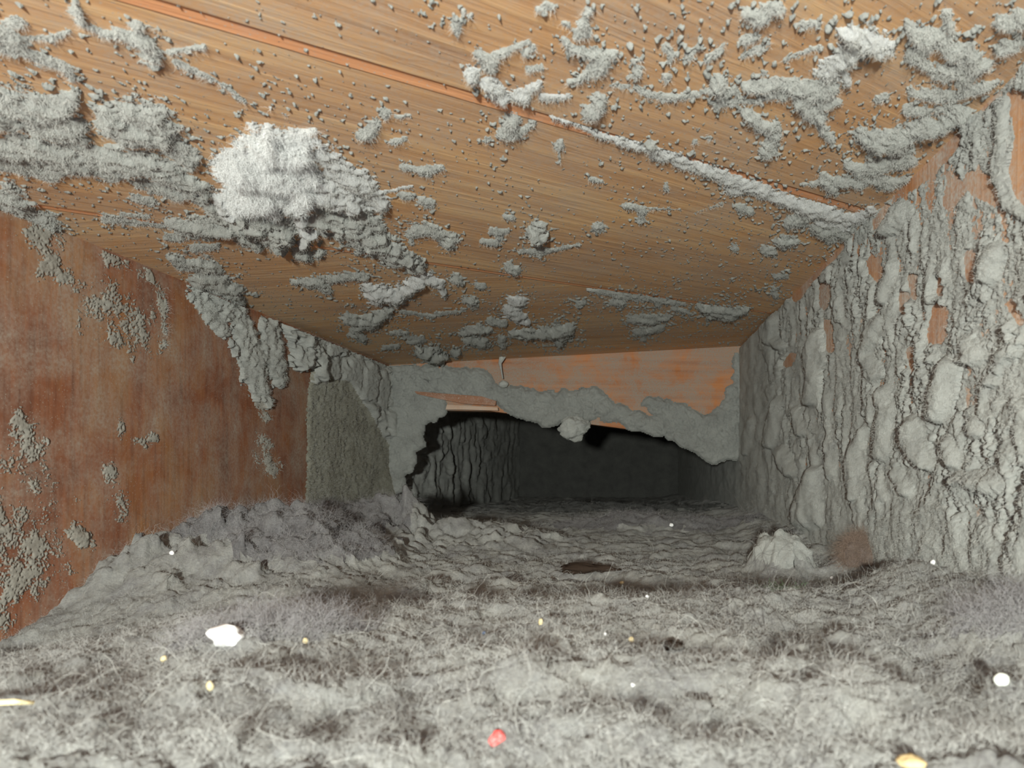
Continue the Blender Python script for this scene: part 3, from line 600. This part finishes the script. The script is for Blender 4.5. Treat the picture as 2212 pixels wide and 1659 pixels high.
# ================================================================== DUST ON THE LEFT WALL
LW = [
 ('porous dust crust hanging at the top of the left wall', .8, [[(405, 585, 16), (440, 610, 30), (480, 640, 34), (505, 672, 22)], [(420, 640, 12), (450, 680, 14), (480, 715, 12)]]),
 ('left column of cracked dust flakes below the ceiling corner', 1.0, [[(520, 700, 22), (535, 745, 26), (545, 795, 24), (560, 850, 16), (572, 878, 9)]]),
 ('middle column of cracked dust flakes below the ceiling corner', 1.1, [[(578, 705, 20), (580, 745, 22), (592, 790, 20), (600, 820, 14)]]),
 ('tall square dust slab overhanging the brown board end', 1.9, [[(628, 700, 22), (650, 705, 24), (655, 745, 26), (645, 780, 20)]]),
 ('rounded dust flake right of the tall square slab', 1.3, [[(692, 740, 14), (690, 765, 14)]]),
 ('greyish dust smear running down from the corner at far left', .3, [[(90, 520, 26), (110, 560, 30), (135, 600, 18)], [(60, 500, 24)]]),
 ('thin branching dust trail on the upper left wall', .35, [[(235, 555, 14), (260, 565, 12), (295, 590, 12)], [(318, 580, 6), (330, 610, 8), (355, 625, 8), (352, 700, 10), (360, 715, 10)]]),
 ('pale dust smear low on the left wall near the frame edge', .3, [[(42, 880, 8), (55, 930, 22), (50, 985, 34), (70, 1040, 30), (80, 1062, 14)]]),
 ('narrow vertical dust streak above the lint heap', .3, [[(255, 905, 8), (262, 930, 8)], [(238, 1010, 12), (252, 1060, 15), (260, 1110, 14)], [(165, 1075, 8), (160, 1060, 6)]]),
 ('small round dust smear beside the lint heap on the left wall', .35, [[(160, 1150, 22), (178, 1168, 22)]]),
 ('mossy dust patch on the lower part of the brown board', .35, [[(565, 945, 10), (575, 985, 18), (585, 1010, 16)], [(575, 900, 8), (560, 870, 8)]]),
 ('speckled dust bloom high on the left wall under the branching trail', .1, [[(205, 665, 40), (260, 690, 44), (310, 720, 36)]]),
 ('speckled dust bloom low on the left wall above the lint slope', .1, [[(-10, 1130, 50), (70, 1180, 60), (20, 1280, 50)]]),
 ('short ruffled dust dash in the middle of the left wall', .35, [[(268, 945, 8), (310, 955, 9), (330, 945, 8)]]),
]
U, V = grid(-220, 1124, 380, 1440, STEP)
P = on_x(U, V, XL)
ok = (P[..., 1] < YB) & (P[..., 1] > Y0) & (P[..., 2] < cz(XL)) & (P[..., 2] > 0.0)
pxm = P[..., 1] / F
nA = fbm(P, 110, 4, .58); nB = fbm(P, 460, 3, .62, 4.0); nC = fbm(P, 30, 3, .5, 2.0)
best = np.full(U.shape, -9.0); lab = np.full(U.shape, -1); hf = np.zeros(U.shape)
for i, (lb, hs, chains) in enumerate(LW):
    for ch in chains:
        f = chain_field(U, V, STEP, ch); rr = np.mean([c[2] for c in ch])
        b = (f > best) & (f > -.9)
        best = np.where(b, f, best); lab = np.where(b, i, lab); hf = np.where(b, hs * rr, hf)
soft = sstep(0.5, .7, np.where(hf > 0, hf / 22, 1))    # thick flakes have firm edges, smears soft ones
smear = np.clip((9 - hf) / 3, 0, 1)
T = best * (1 - .35 * smear) + 0.12 - .45 * smear + (0.75 + 1.2 * smear) * nA + 0.6 * nB
fw1, fw2, fcid = worley(P[..., 1] / 0.012 + 0.5 * nA, P[..., 2] / 0.026 + 0.5 * nC, 3)
crack = sstep(0.02, 0.16, fw2 - fw1)
nF = fbm(P, 1100, 2, .6, 17.0)
T = T + 1.5 * smear * nF
hgt = np.where(smear > .5, 0.00022 + 0.0003 * np.clip(T, 0, 1), 1) * np.where(smear > .5, 1, hf * pxm * (0.18 + 0.42 * np.sqrt(np.clip(T, 0, 1.2))) * (0.45 + 0.55 * blur(crack, 2)) * (1 + .15 * nB + .3 * nA))
# beyond the board end: everything is dust, flaked into upright cakes near the cross board
EDGE = [(684, 700), (668, 830), (662, 900), (664, 1000), (660, 1075), (650, 1200)]
ev = np.interp(V, [p[1] for p in EDGE], [p[0] for p in EDGE]) + 3 * nB * 2
coat = sstep(-3, 3, U - ev)
# crack where the front stretch of wall stops
CR = [(700, 935), (905, 905), (960, 912), (1005, 884), (1060, 850), (1125, 822), (1200, 800)]
cv = np.interp(V, [c[0] for c in CR], [c[1] for c in CR]) + 12 * nA
flake = blur(poly_inside(U + 8 * nA, V + 8 * nA, [(675, 700), (850, 785), (900, 860), (930, 900), (915, 1010), (870, 1030), (838, 960), (800, 900), (752, 822), (700, 812), (672, 830)]).astype(float), 6)
g1, g2, gc = worley(P[..., 1] / 0.034 + 0.6 * nC + 0.25 * nA, P[..., 2] / 0.030 + 0.5 * nC, 9)
gcr = sstep(0.0, 0.14, g2 - g1)
flat_h = 0.0012 + 0.0007 * nA + 0.0002 * nB + 0.0008 * nC
flake_h = (0.0030 + 0.0075 * gc) * (0.25 + 0.75 * gcr) * (1 + .08 * nB)
front_h = flat_h * (1 - flake) + flake_h * flake
rib = np.abs(perlin(P[..., 1] * 75 + 1.2 * nA, P[..., 2] * 9, P[..., 2] * 0 + 4.5))
back_h = 0.0010 + 0.0070 * rib + 0.0012 * nA + 0.0035 * np.sqrt(np.clip(1 - (g1 / .7) ** 2, 0, 1)) * (gc > .35)
isb = sstep(-6, 6, U - cv)
lip = sstep(40, 0, np.abs(U - cv + 14)) * (1 - isb)
full_h = (front_h + 0.006 * lip * sstep(880, 960, V)) * (1 - isb) + (back_h - 0.004 * sstep(40, 0, U - cv)) * isb
Tc = np.where(coat > .5, 1.0, -1.0)
thick = np.maximum(hgt * (T > 0), full_h * (coat > .5))
lab = np.where((T > 0) & (hgt >= full_h * (coat > .5)), lab, -1)
T = np.maximum(T, Tc)
hall = np.where(T > 0, blur(np.clip(thick, 0.0001, None), 2) + 0.00008, -0.0004)
Pn = P.copy(); Pn[..., 0] = XL + hall; Pn[..., 2] -= np.clip(hall, 0, 1) * 0.4
Pn[..., 1] += np.clip(hall, 0, 1) * .25
Pn = roughen(Pn, sstep(0, .3, T) * (1 - .9 * smear * (coat < .5)), False, [(240, .0009, 51.0), (760, .0006, 52.0)])
Pn[..., 2] = np.minimum(Pn[..., 2], cz(XL) - .0002)
Q = quad_index(U.shape, True)
keep = (cellmax(T) > 0) & (cellmin(ok.astype(float)) > 0)
l2 = np.where((lab == -1) & (U < 1500) & (coat > .5) & (isb < .5) & (flake < .5), -3, lab)
ql = cellmax(np.where(T > 0, l2, -9))
for i, (lb, hs, chains) in enumerate(LW):
    o = cut('dust_patch', Pn, ql, keep, [i], M_SMEAR if hs < .4 else M_DUSTW, Q)
    if o: tag(o, lb, 'dust patch', 'dust patches on the left wall')
o = cut('dust_coat', Pn, ql, keep, [-1], M_DUSTW, Q); tag(o, 'flaked grey dust coat on the left wall around the dark opening', 'dust', kind='stuff')
o = cut('dust_coat', Pn, ql, keep, [-3], M_OLIVE, Q); tag(o, 'thin olive grey dust coat beyond the brown board on the left wall', 'dust', kind='stuff')

m = (T > 0.1) & ok & (U > 350) & (U < 930); idx = np.flatnonzero(m.ravel()); idx = rng.choice(idx, min(30000, len(idx)), replace=False)
o = fibres('lint_fuzz', Pn.reshape(-1, 3)[idx], np.tile([1.0, 0, 0], (len(idx), 1)), 0.0024, 0.000028, M_FIB, 4, 1.4, 0.1, seed=4)
tag(o, 'fine pale lint fuzz on the left wall dust', 'lint', kind='stuff')

# ================================================================== DUST ON THE CROSS BOARD
HD = [
 ('wide grey dust apron over the middle of the cross board', [(850, 790), (1050, 800), (1075, 838), (1180, 850), (1290, 838), (1330, 880), (1440, 905), (1450, 948), (1300, 905), (1210, 912), (1165, 918), (1120, 903), (1075, 872), (980, 858), (900, 838), (850, 880)]),
 ('dust curtain filling the left corner of the cross board', [(840, 780), (900, 790), (1000, 830), (905, 850), (960, 862), (965, 885), (925, 902), (908, 915), (914, 955), (896, 990), (880, 1015), (862, 1060), (838, 1090)]),
 ('heavy dust drape hanging off the right end of the cross board', [(1600, 760), (1588, 770), (1582, 860), (1520, 900), (1470, 870), (1400, 862), (1390, 880), (1430, 905), (1450, 945), (1470, 962), (1505, 975), (1520, 990), (1548, 1006), (1570, 998), (1600, 985), (1602, 900)]),
]
U, V = grid(838, 1606, 740, 1100, STEP)
P = on_y(U, V, YH)
nA = fbm(P, 90, 4, .58, 3.0); nB = fbm(P, 430, 3, .6, 4.0); nC = fbm(P, 28, 2, .5, 1.0)
uw = U + 26 * nA + 16 * nB; vw = V + 22 * nA + 14 * nB
zt = CT0 + CT1 * P[..., 0]
inside = (P[..., 0] > XL) & (P[..., 0] < XR) & (P[..., 2] < zt - .0003)
for i, (lb, poly) in enumerate(HD):
    ins = poly_inside(uw, vw, poly).astype(float)
    fld = blur(ins, 14) - 0.30                         # >0 inside, soft
    hang = sstep(-6, 6, V - np.interp(U, [846, 905, 1060, 1440, 1600], [880, 886, 888, 938, 962]))
    fld = fld + (0.16 * nB + .10 * nA) * (1 - .7 * hang)
    T = np.where(inside, fld, -1)
    hh = 0.0058 * np.clip(fld, 0, 1) ** (.9 - .4 * hang) * (1 + .5 * nA + .35 * nB) + 0.0002
    Pf = P.copy(); Pf[..., 1] = YH - np.where(T > 0, hh, -0.001)
    Pf = roughen(Pf, (T > .1) * 1.0, False, [(240, .0010, 61.0), (700, .0006, 62.0)])
    Pb = P.copy(); Pb[..., 1] = YH + np.where(T > 0, hh * 0.8, -0.001)
    keep = cellmax(T) > 0
    q = quad_index(U.shape, False)[keep]; qb = quad_index(U.shape, True)[keep] + U.size
    qq = np.vstack([q, qb]); ids, inv = np.unique(qq, return_inverse=True)
    allv = np.vstack([Pf.reshape(-1, 3), Pb.reshape(-1, 3)])
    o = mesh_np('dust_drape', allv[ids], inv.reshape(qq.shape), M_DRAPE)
    tag(o, lb, 'dust drape', 'dust drapes on the cross board')

def lump(name, c, r, mat, amp=0.35, freq=120, sub=48, squash=(1, 1, 1), seed=0.0, fine=0.12):
    """closed irregular body around c (metres)"""
    n, m_ = sub, sub // 2
    th = np.linspace(0, 2 * np.pi, n, endpoint=False); ph = np.linspace(0.02, np.pi - 0.02, m_)
    TH, PH = np.meshgrid(th, ph); D = np.stack([np.sin(PH) * np.cos(TH), np.sin(PH) * np.sin(TH), np.cos(PH)], -1)
    q = np.array(c) + D * r
    rad = r * (1 + amp * fbm(q, freq, 3, .55, seed) + fine * fbm(q, freq * 5, 2, .6, seed))
    v = np.array(c) + D * rad[..., None] * np.array(squash)
    i = np.arange(n * m_).reshape(m_, n); j = np.roll(i, -1, 1)
    quads = np.stack([i[:-1], i[1:], j[1:], j[:-1]], -1).reshape(-1, 4)
    vv = v.reshape(-1, 3); vv = np.vstack([vv, v[0].mean(0), v[-1].mean(0)]); a, b = len(vv) - 2, len(vv) - 1
    caps = np.array([[a, i[0, k], j[0, k], j[0, k]] for k in range(n)] + [[b, j[-1, k], i[-1, k], i[-1, k]] for k in range(n)])
    # caps as quads with a split edge are not valid: use the ring midpoints instead
    me_v = vv; faces = [tuple(f) for f in quads] + [tuple(f[:3]) for f in caps]
    cc = me_v.mean(0); me = bpy.data.meshes.new(name); me.from_pydata([tuple(p) for p in me_v - cc], [], faces); me.update()
    for p_ in me.polygons: p_.use_smooth = True
    me.materials.append(mat); o = bpy.data.objects.new(name, me); COL.objects.link(o); o.location = cc
    return o
c = on_y([1238], [926], YH)[0]; c[1] -= 0.004
tag(lump('dust_ball', tuple(c), 0.0150, M_DUST, .45, 70, 64, (1.12, .85, .80), 3.3), 'pale dust ball dangling from the cross board over the dark opening', 'dust ball')
c = on_y([1090], [832], YH)[0]; c[1] -= 0.006
tag(lump('dust_ball', tuple(c), 0.0046, M_DUST, .3, 120, 32, (1.2, 1, .8), 5.3), 'little dust crumb stuck on the face of the cross board', 'dust ball')
# thread with a kink that hangs from the ceiling in front of the cross board
def tube(name, p, rad, mat, sides=6):
    """closed round tube through points p with a radius at each"""
    p = np.asarray(p, float); n = len(p); t = np.gradient(p, axis=0); t /= np.linalg.norm(t, axis=1, keepdims=True)
    a = np.cross(t, [0.3, 1, 0.2]); a /= np.linalg.norm(a, axis=1, keepdims=True); b = np.cross(t, a)
    th = np.linspace(0, 2 * np.pi, sides, endpoint=False)
    v = p[:, None] + (np.cos(th)[None, :, None] * a[:, None] + np.sin(th)[None, :, None] * b[:, None]) * np.asarray(rad)[:, None, None]
    i = np.arange(n * sides).reshape(n, sides); j = np.roll(i, -1, 1)
    f = [tuple(q) for q in np.stack([i[:-1], j[:-1], j[1:], i[1:]], -1).reshape(-1, 4)] + [tuple(i[0][::-1]), tuple(i[-1])]
    me = bpy.data.meshes.new(name); c = p.mean(0); me.from_pydata([tuple(q) for q in v.reshape(-1, 3) - c], [], f); me.update()
    for q in me.polygons: q.use_smooth = True
    me.materials.append(mat); o = bpy.data.objects.new(name, me); COL.objects.link(o); o.location = c; return o
def strand(name, pix, y, r, mat):
    return tube(name, on_y([q[0] for q in pix], [q[1] for q in pix], y), [r * q[2] for q in pix], mat)
tag(strand('dust_thread', [(1082, 752, 3), (1086, 770, 4.5), (1080, 785, 2), (1083, 800, 1), (1086, 818, .8)], YH - .012, 0.0009, M_DUST), 'kinked dark dust thread hanging in front of the cross board', 'thread')
# split chips of wood on the cross board's lower left edge
def chip(name, px, y, th, mat, label, cat='wood chip'):
    pts = on_y([p[0] for p in px], [p[1] for p in px], y)
    o = prism(name, [tuple(p) for p in pts], (0, th, 0), mat, None, 0.0003); tag(o, label, cat); return o
chip('wood_splinter', [(895, 845), (960, 850), (1040, 856), (1072, 866), (1070, 876), (1000, 872), (940, 860), (900, 851)], YH - .006, .006, M_SLIV2, 'dark split wood sliver on the lower left face of the cross board', 'splinter')
chip('wood_splinter', [(965, 874), (1010, 876), (1075, 880), (1076, 887), (1000, 885), (962, 885)], YH - .007, .007, M_SLIV, 'pale torn wood sliver along the lower edge of the cross board', 'splinter')

# ================================================================== THE LINT ON THE FLOOR
ZB = 0.027                                            # mean level of the lint bed
ys = [Y0 + 0.016]
while ys[-1] < YB + .01:
    y_ = ys[-1]; ys.append(y_ + min(3.0 * y_ * y_ / (F * (ZC - ZB)), max(0.0008, 0.0036 * y_)))
U, V = np.meshgrid(np.r_[-1500:-260:10, -260:2480:3.2, 2480:3700:10], VY + (ZC - ZB) * F / np.array(ys[::-1]))
P = on_z(U, V, ZB)
ok = (P[..., 0] > XL - .001) & (P[..., 0] < XR + .001) & (P[..., 1] < YB) & (P[..., 1] > Y0 + .02)
X, Y = P[..., 0], P[..., 1]
def bell(cx, cy, rx, ry, k=2.0, warp=0.0):
    d = np.hypot((X - cx) / rx, (Y - cy) / ry) + warp
    return np.exp(-(np.abs(d) ** k) * 1.2)
n0 = fbm(P, 16, 3, .5, 1.0); n1 = fbm(P, 48, 4, .55, 2.0); n2 = fbm(P, 150, 3, .6, 3.0); n3 = fbm(P, 520, 3, .65, 4.0)
b1 = fbm(P, 60, 3, .55, 8.0, True)
far = np.clip(.25 / Y, .3, 1.2)
z = ZB - 0.022 * sstep(.72, 1.5, Y) + 0.005 * n0 + 0.0042 * n1 + 0.0012 * b1 + far * 0.0010 * n2
# the near bright drift: a ledge that stops at a ragged lip
lipy = 0.262 + 0.02 * n0 + 0.012 * n1 - 0.04 * sstep(-.11, -.18, X) + 0.02 * sstep(.02, .1, X)
z += 0.0085 * sstep(0.010, -0.006, Y - lipy)
z += 0.008 * sstep(.045, 0, XR - X)
z += 0.010 * sstep(.05, 0, X - XL) * sstep(.30, .40, Y) * sstep(.72, .6, Y) - 0.017 * sstep(.335, .25, Y) * sstep(.14, .02, X - XL)
FL = [  # (name, label, material, cx, cy, rx, ry, height, roughness)
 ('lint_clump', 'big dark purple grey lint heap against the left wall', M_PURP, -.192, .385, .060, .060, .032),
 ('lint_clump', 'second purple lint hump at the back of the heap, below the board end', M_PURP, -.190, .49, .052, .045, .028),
 ('lint_clump', 'grey lint slope spilling from the heap toward the left frame edge', M_LINT, -.215, .33, .030, .035, .008),
 ('lint_clump', 'hairy grey lint mound in the middle before the opening', M_LINT, -.105, .50, .055, .05, .016),
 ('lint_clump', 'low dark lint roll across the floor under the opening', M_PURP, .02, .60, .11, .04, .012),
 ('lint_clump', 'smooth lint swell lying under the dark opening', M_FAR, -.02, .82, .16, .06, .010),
 ('lint_clump', 'stubby upright lint lump at the foot of the dust cone', M_DUSTW, .083, .365, .017, .018, .020),
 ('lint_clump', 'flat pale dust cake with a torn corner near the front', M_LINT, .045, .150, .017, .016, .004),
 ('lint_clump', 'long flat dust ledge along the front of the drift', M_LINT, -.005, .162, .040, .012, .003),
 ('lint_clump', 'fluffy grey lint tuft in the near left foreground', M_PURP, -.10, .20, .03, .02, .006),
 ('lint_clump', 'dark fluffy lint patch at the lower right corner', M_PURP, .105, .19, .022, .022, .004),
]
lab = np.full(U.shape, -1); bst = np.full(U.shape, 0.42)
for i, (nm, lb, mt, cx, cy, rx, ry, hh) in enumerate(FL):
    flat = 'flat' in lb
    k = bell(cx, cy, rx, ry, 6.0 if flat else 4.5 if 'stubby' in lb else 2.2, 0.5 * n1 + 0.25 * n2 if not flat else .15 * n1)
    z += hh * k * (1 + (0 if flat else .22) * n2 + (0 if flat else .3) * b1)
    if flat: z -= k * (0.7 * 0.0035 * b1 + .6 * .0026 * n2)
    b = k > bst; bst = np.where(b, k, bst); lab = np.where(b, i, lab)
z -= 0.010 * bell(-.032, .352, .020, .007, 3, .3 * n2)          # hollow
z -= 0.006 * bell(.10, .335, .018, .012, 3, .3 * n2)
z -= 0.005 * bell(-.09, .345, .05, .018, 3, .4 * n1)
z = np.maximum(blur(z, 2), 0.002)
Pn = P.copy(); Pn[..., 2] = z
Pn[..., 0] += 0.003 * fbm(P, 70, 2, .5, 13.0); Pn[..., 1] += 0.003 * fbm(P, 70, 2, .5, 14.0)
lum = 1 + 0.5 * np.isin(lab, [0, 1, 3, 6])
Pn = roughen(Pn, lum * np.clip(.45 / Y, .35, 1), True, [(85, .0019, 71.0), (240, .0009, 72.0), (750, .00045, 73.0), (1800, .00025, 74.0)])
Q = quad_index(U.shape, True); keep = cellmin(ok.astype(float)) > 0
ql = cellmax(lab)
for i, f in enumerate(FL):
    o = cut(f[0], Pn, ql, keep, [i], f[2], Q)
    if o: tag(o, f[1], 'lint clump', 'lint clumps on the floor')
o = cut('floor_lint', Pn, ql, keep, [-1], M_LINT, Q); tag(o, 'deep bed of grey lint and dust covering the duct floor', 'lint', kind='stuff')
FPn, FZ = Pn, z
flat_ok = ok & (V < 1760) & (U > -120) & (U < 2330)
idx = np.flatnonzero(flat_ok.ravel()); w = (Y.ravel()[idx]) ** 0.3
def floor_fuzz(n, length, radius, mat, label, seed, sel=None, curl=.8, flat=.3, npt=5, rise=0.0):
    pool = idx if sel is None else np.flatnonzero((flat_ok & sel).ravel())
    k = np.random.default_rng(seed).choice(pool, min(n, len(pool)), replace=False)
    o = fibres('lint_fuzz', FPn.reshape(-1, 3)[k] + [0, 0, rise], np.tile([0, 0, 1.0], (len(k), 1)), length, radius, mat, npt, curl, 0.12 if not rise else .01, flat, seed)
    tag(o, label, 'lint', kind='stuff'); return o
floor_fuzz(110000, .0050, .000022, M_FIBF, 'short pale lint fibres matted over the floor bed', 21)
floor_fuzz(36000, .0085, .000028, M_FIBP, 'purple grey lint fibres matted over the dark heaps', 22, np.isin(lab, [0, 1, 4, 9, 10]))
floor_fuzz(900, .024, .000035, M_FIBD, 'thin dark hairs strewn over the floor lint', 23, None, 1.3, .9, 8)
floor_fuzz(700, .018, .00003, M_FIB, 'long pale stray fibres curling off the floor lint', 24, None, 1.0, .3, 8)
gsel = np.hypot((U - 1690) / 50, (V - 1285) / 14) < 1
floor_fuzz(500, .004, .00007, M_FIBG, 'faint tuft of green fibres in the floor lint', 25, gsel)
hsel = np.hypot((U - 1620) / 170, (V - 1370) / 70) < 1
floor_fuzz(90, .040, .00006, M_FIBD, 'loose bundle of long dark hair lying on the lint', 26, hsel, 1.0, .75, 9, .0012)

def floor_pt(u, v):
    """point of the lint surface seen at a frame position"""
    rel = np.hypot(FPn[..., 0] / FPn[..., 1] * F + VX - u, VY - (FPn[..., 2] - ZC) / FPn[..., 1] * F - v)
    rel = np.where(ok, rel, 1e9); k = np.argsort(rel.ravel())[:12]
    cand = FPn.reshape(-1, 3)[k]; return cand[np.argmin(cand[:, 1])]

# ================================================================== LITTLE THINGS ON THE LINT
def bit(name, u, v, wpx, hpx, mat, label, cat, amp=.35, squash=None, lift=.3, sub=20):
    p = floor_pt(u, v); r = wpx * p[1] / F / 2
    s = squash or (1, .8, hpx / wpx); p = p + np.array([0, 0, r * s[2] * lift])
    o = lump(name, tuple(p), r, mat, amp, 0.8 / r, sub, s, u * .01, .15); tag(o, label, cat); return o
M_WHITE = plain('white_paper', (0.92, 0.91, 0.90), .6); M_RED = plain('red_plastic', (0.80, 0.10, 0.09), .4)
M_BLUE = plain('blue_plastic', (0.16, 0.34, 0.75), .4); M_YEL = plain('yellow_crumb', (0.80, 0.66, 0.36), .6); M_SEED = plain('pale_seed', (0.88, 0.92, 0.82), .5)
M_TAN = plain('tan_wood', (0.62, 0.47, 0.24), .7); M_BARK = plain('dark_bark', (0.032, 0.021, 0.015), .9, .1)
bit('paper_scrap', 487, 1382, 74, 40, M_WHITE, 'crumpled white paper scrap lying on the lint at left', 'paper scrap', .8)
bit('seed', 2165, 1467, 34, 28, M_SEED, 'pale oval seed lying on the lint at the right edge', 'seed', .1)
bit('plastic_crumb', 1068, 1598, 34, 38, M_RED, 'small red crumb on the lint near the front', 'crumb', .6)
bit('plastic_crumb', 1045, 1364, 9, 9, M_BLUE, 'tiny blue crumb on the lint', 'crumb', .3)
for (u, v, w_, h_, lb) in [(459, 1488, 18, 20, 'yellow crumb below the crumpled white scrap'), (352, 1423, 14, 14, 'cream crumb left of the crumpled white scrap'), (662, 1382, 12, 14, 'yellowish crumb right of the crumpled white scrap'),
                           (1168, 1344, 10, 14, 'tan crumb behind the tiny blue crumb'), (1364, 1382, 13, 16, 'tan crumb in the middle of the lint'), (1342, 1255, 10, 8, 'cream crumb beside the brown flake in the hollow')]:
    bit('food_crumb', u, v, w_, h_, M_YEL, lb, 'crumb', .4)
for (u, v, w_, lb) in [(1450, 1133, 9, 'on the dark lint roll under the opening'), (2020, 1205, 13, 'right of the reddish brown lint ball'), (1399, 1290, 7, 'right of the dark brown flake in the hollow'), (1309, 1370, 7, 'left of the small dark brown fragment'),
                       (990, 1150, 9, 'on the hairy lint mound before the opening'), (370, 1195, 10, 'on the big purple heap'), (1363, 1478, 9, 'on the flat ledge at the front'), (1797, 1240, 8, 'left of the reddish brown lint ball')]:
    o = bit('white_grain', u, v, w_, w_, M_WHITE, 'tiny white grain ' + lb, 'grain', .3); o['group'] = 'white grains in the lint'
bit('wood_chip', 1965, 1648, 62, 26, M_TAN, 'tan wood chip at the bottom edge near the right', 'wood chip', .3)
bit('bark_flake', 1265, 1232, 120, 22, M_BARK, 'dark brown flake lying in a hollow of the lint', 'bark flake', 1.1, (1, .35, .20), .2, 40)
bit('bark_flake', 1452, 1398, 42, 24, M_BARK, 'small dark brown fragment with loose hairs on the lint', 'bark flake', .6)
lb_ = bit('lint_ball', 1882, 1190, 104, 88, M_BROWN, 'fuzzy reddish brown lint ball at the foot of the right wall', 'lint ball', .2, (1.1, .8, .8), .1, 64)
pv = np.array([v.co for v in lb_.data.vertices]); k = rng.integers(0, len(pv), 9000)
fz = fibres('fuzz', pv[k], pv[k] / (np.linalg.norm(pv[k], axis=1, keepdims=True) + 1e-9), .009, .00003, M_FIBB, 5, 1.2, .1, 0, 31); fz.parent = lb_; fz['kind'] = 'stuff'
p = floor_pt(-10, 1556); q = floor_pt(72, 1540); 
o = tube('straw', [p + [-.01, 0, .003], (p + q) / 2 + [0, 0, .003], q + [0, 0, .002]], [.0006, .0006, .0004], M_YEL); tag(o, 'thin yellow straw at the lower left edge', 'straw')
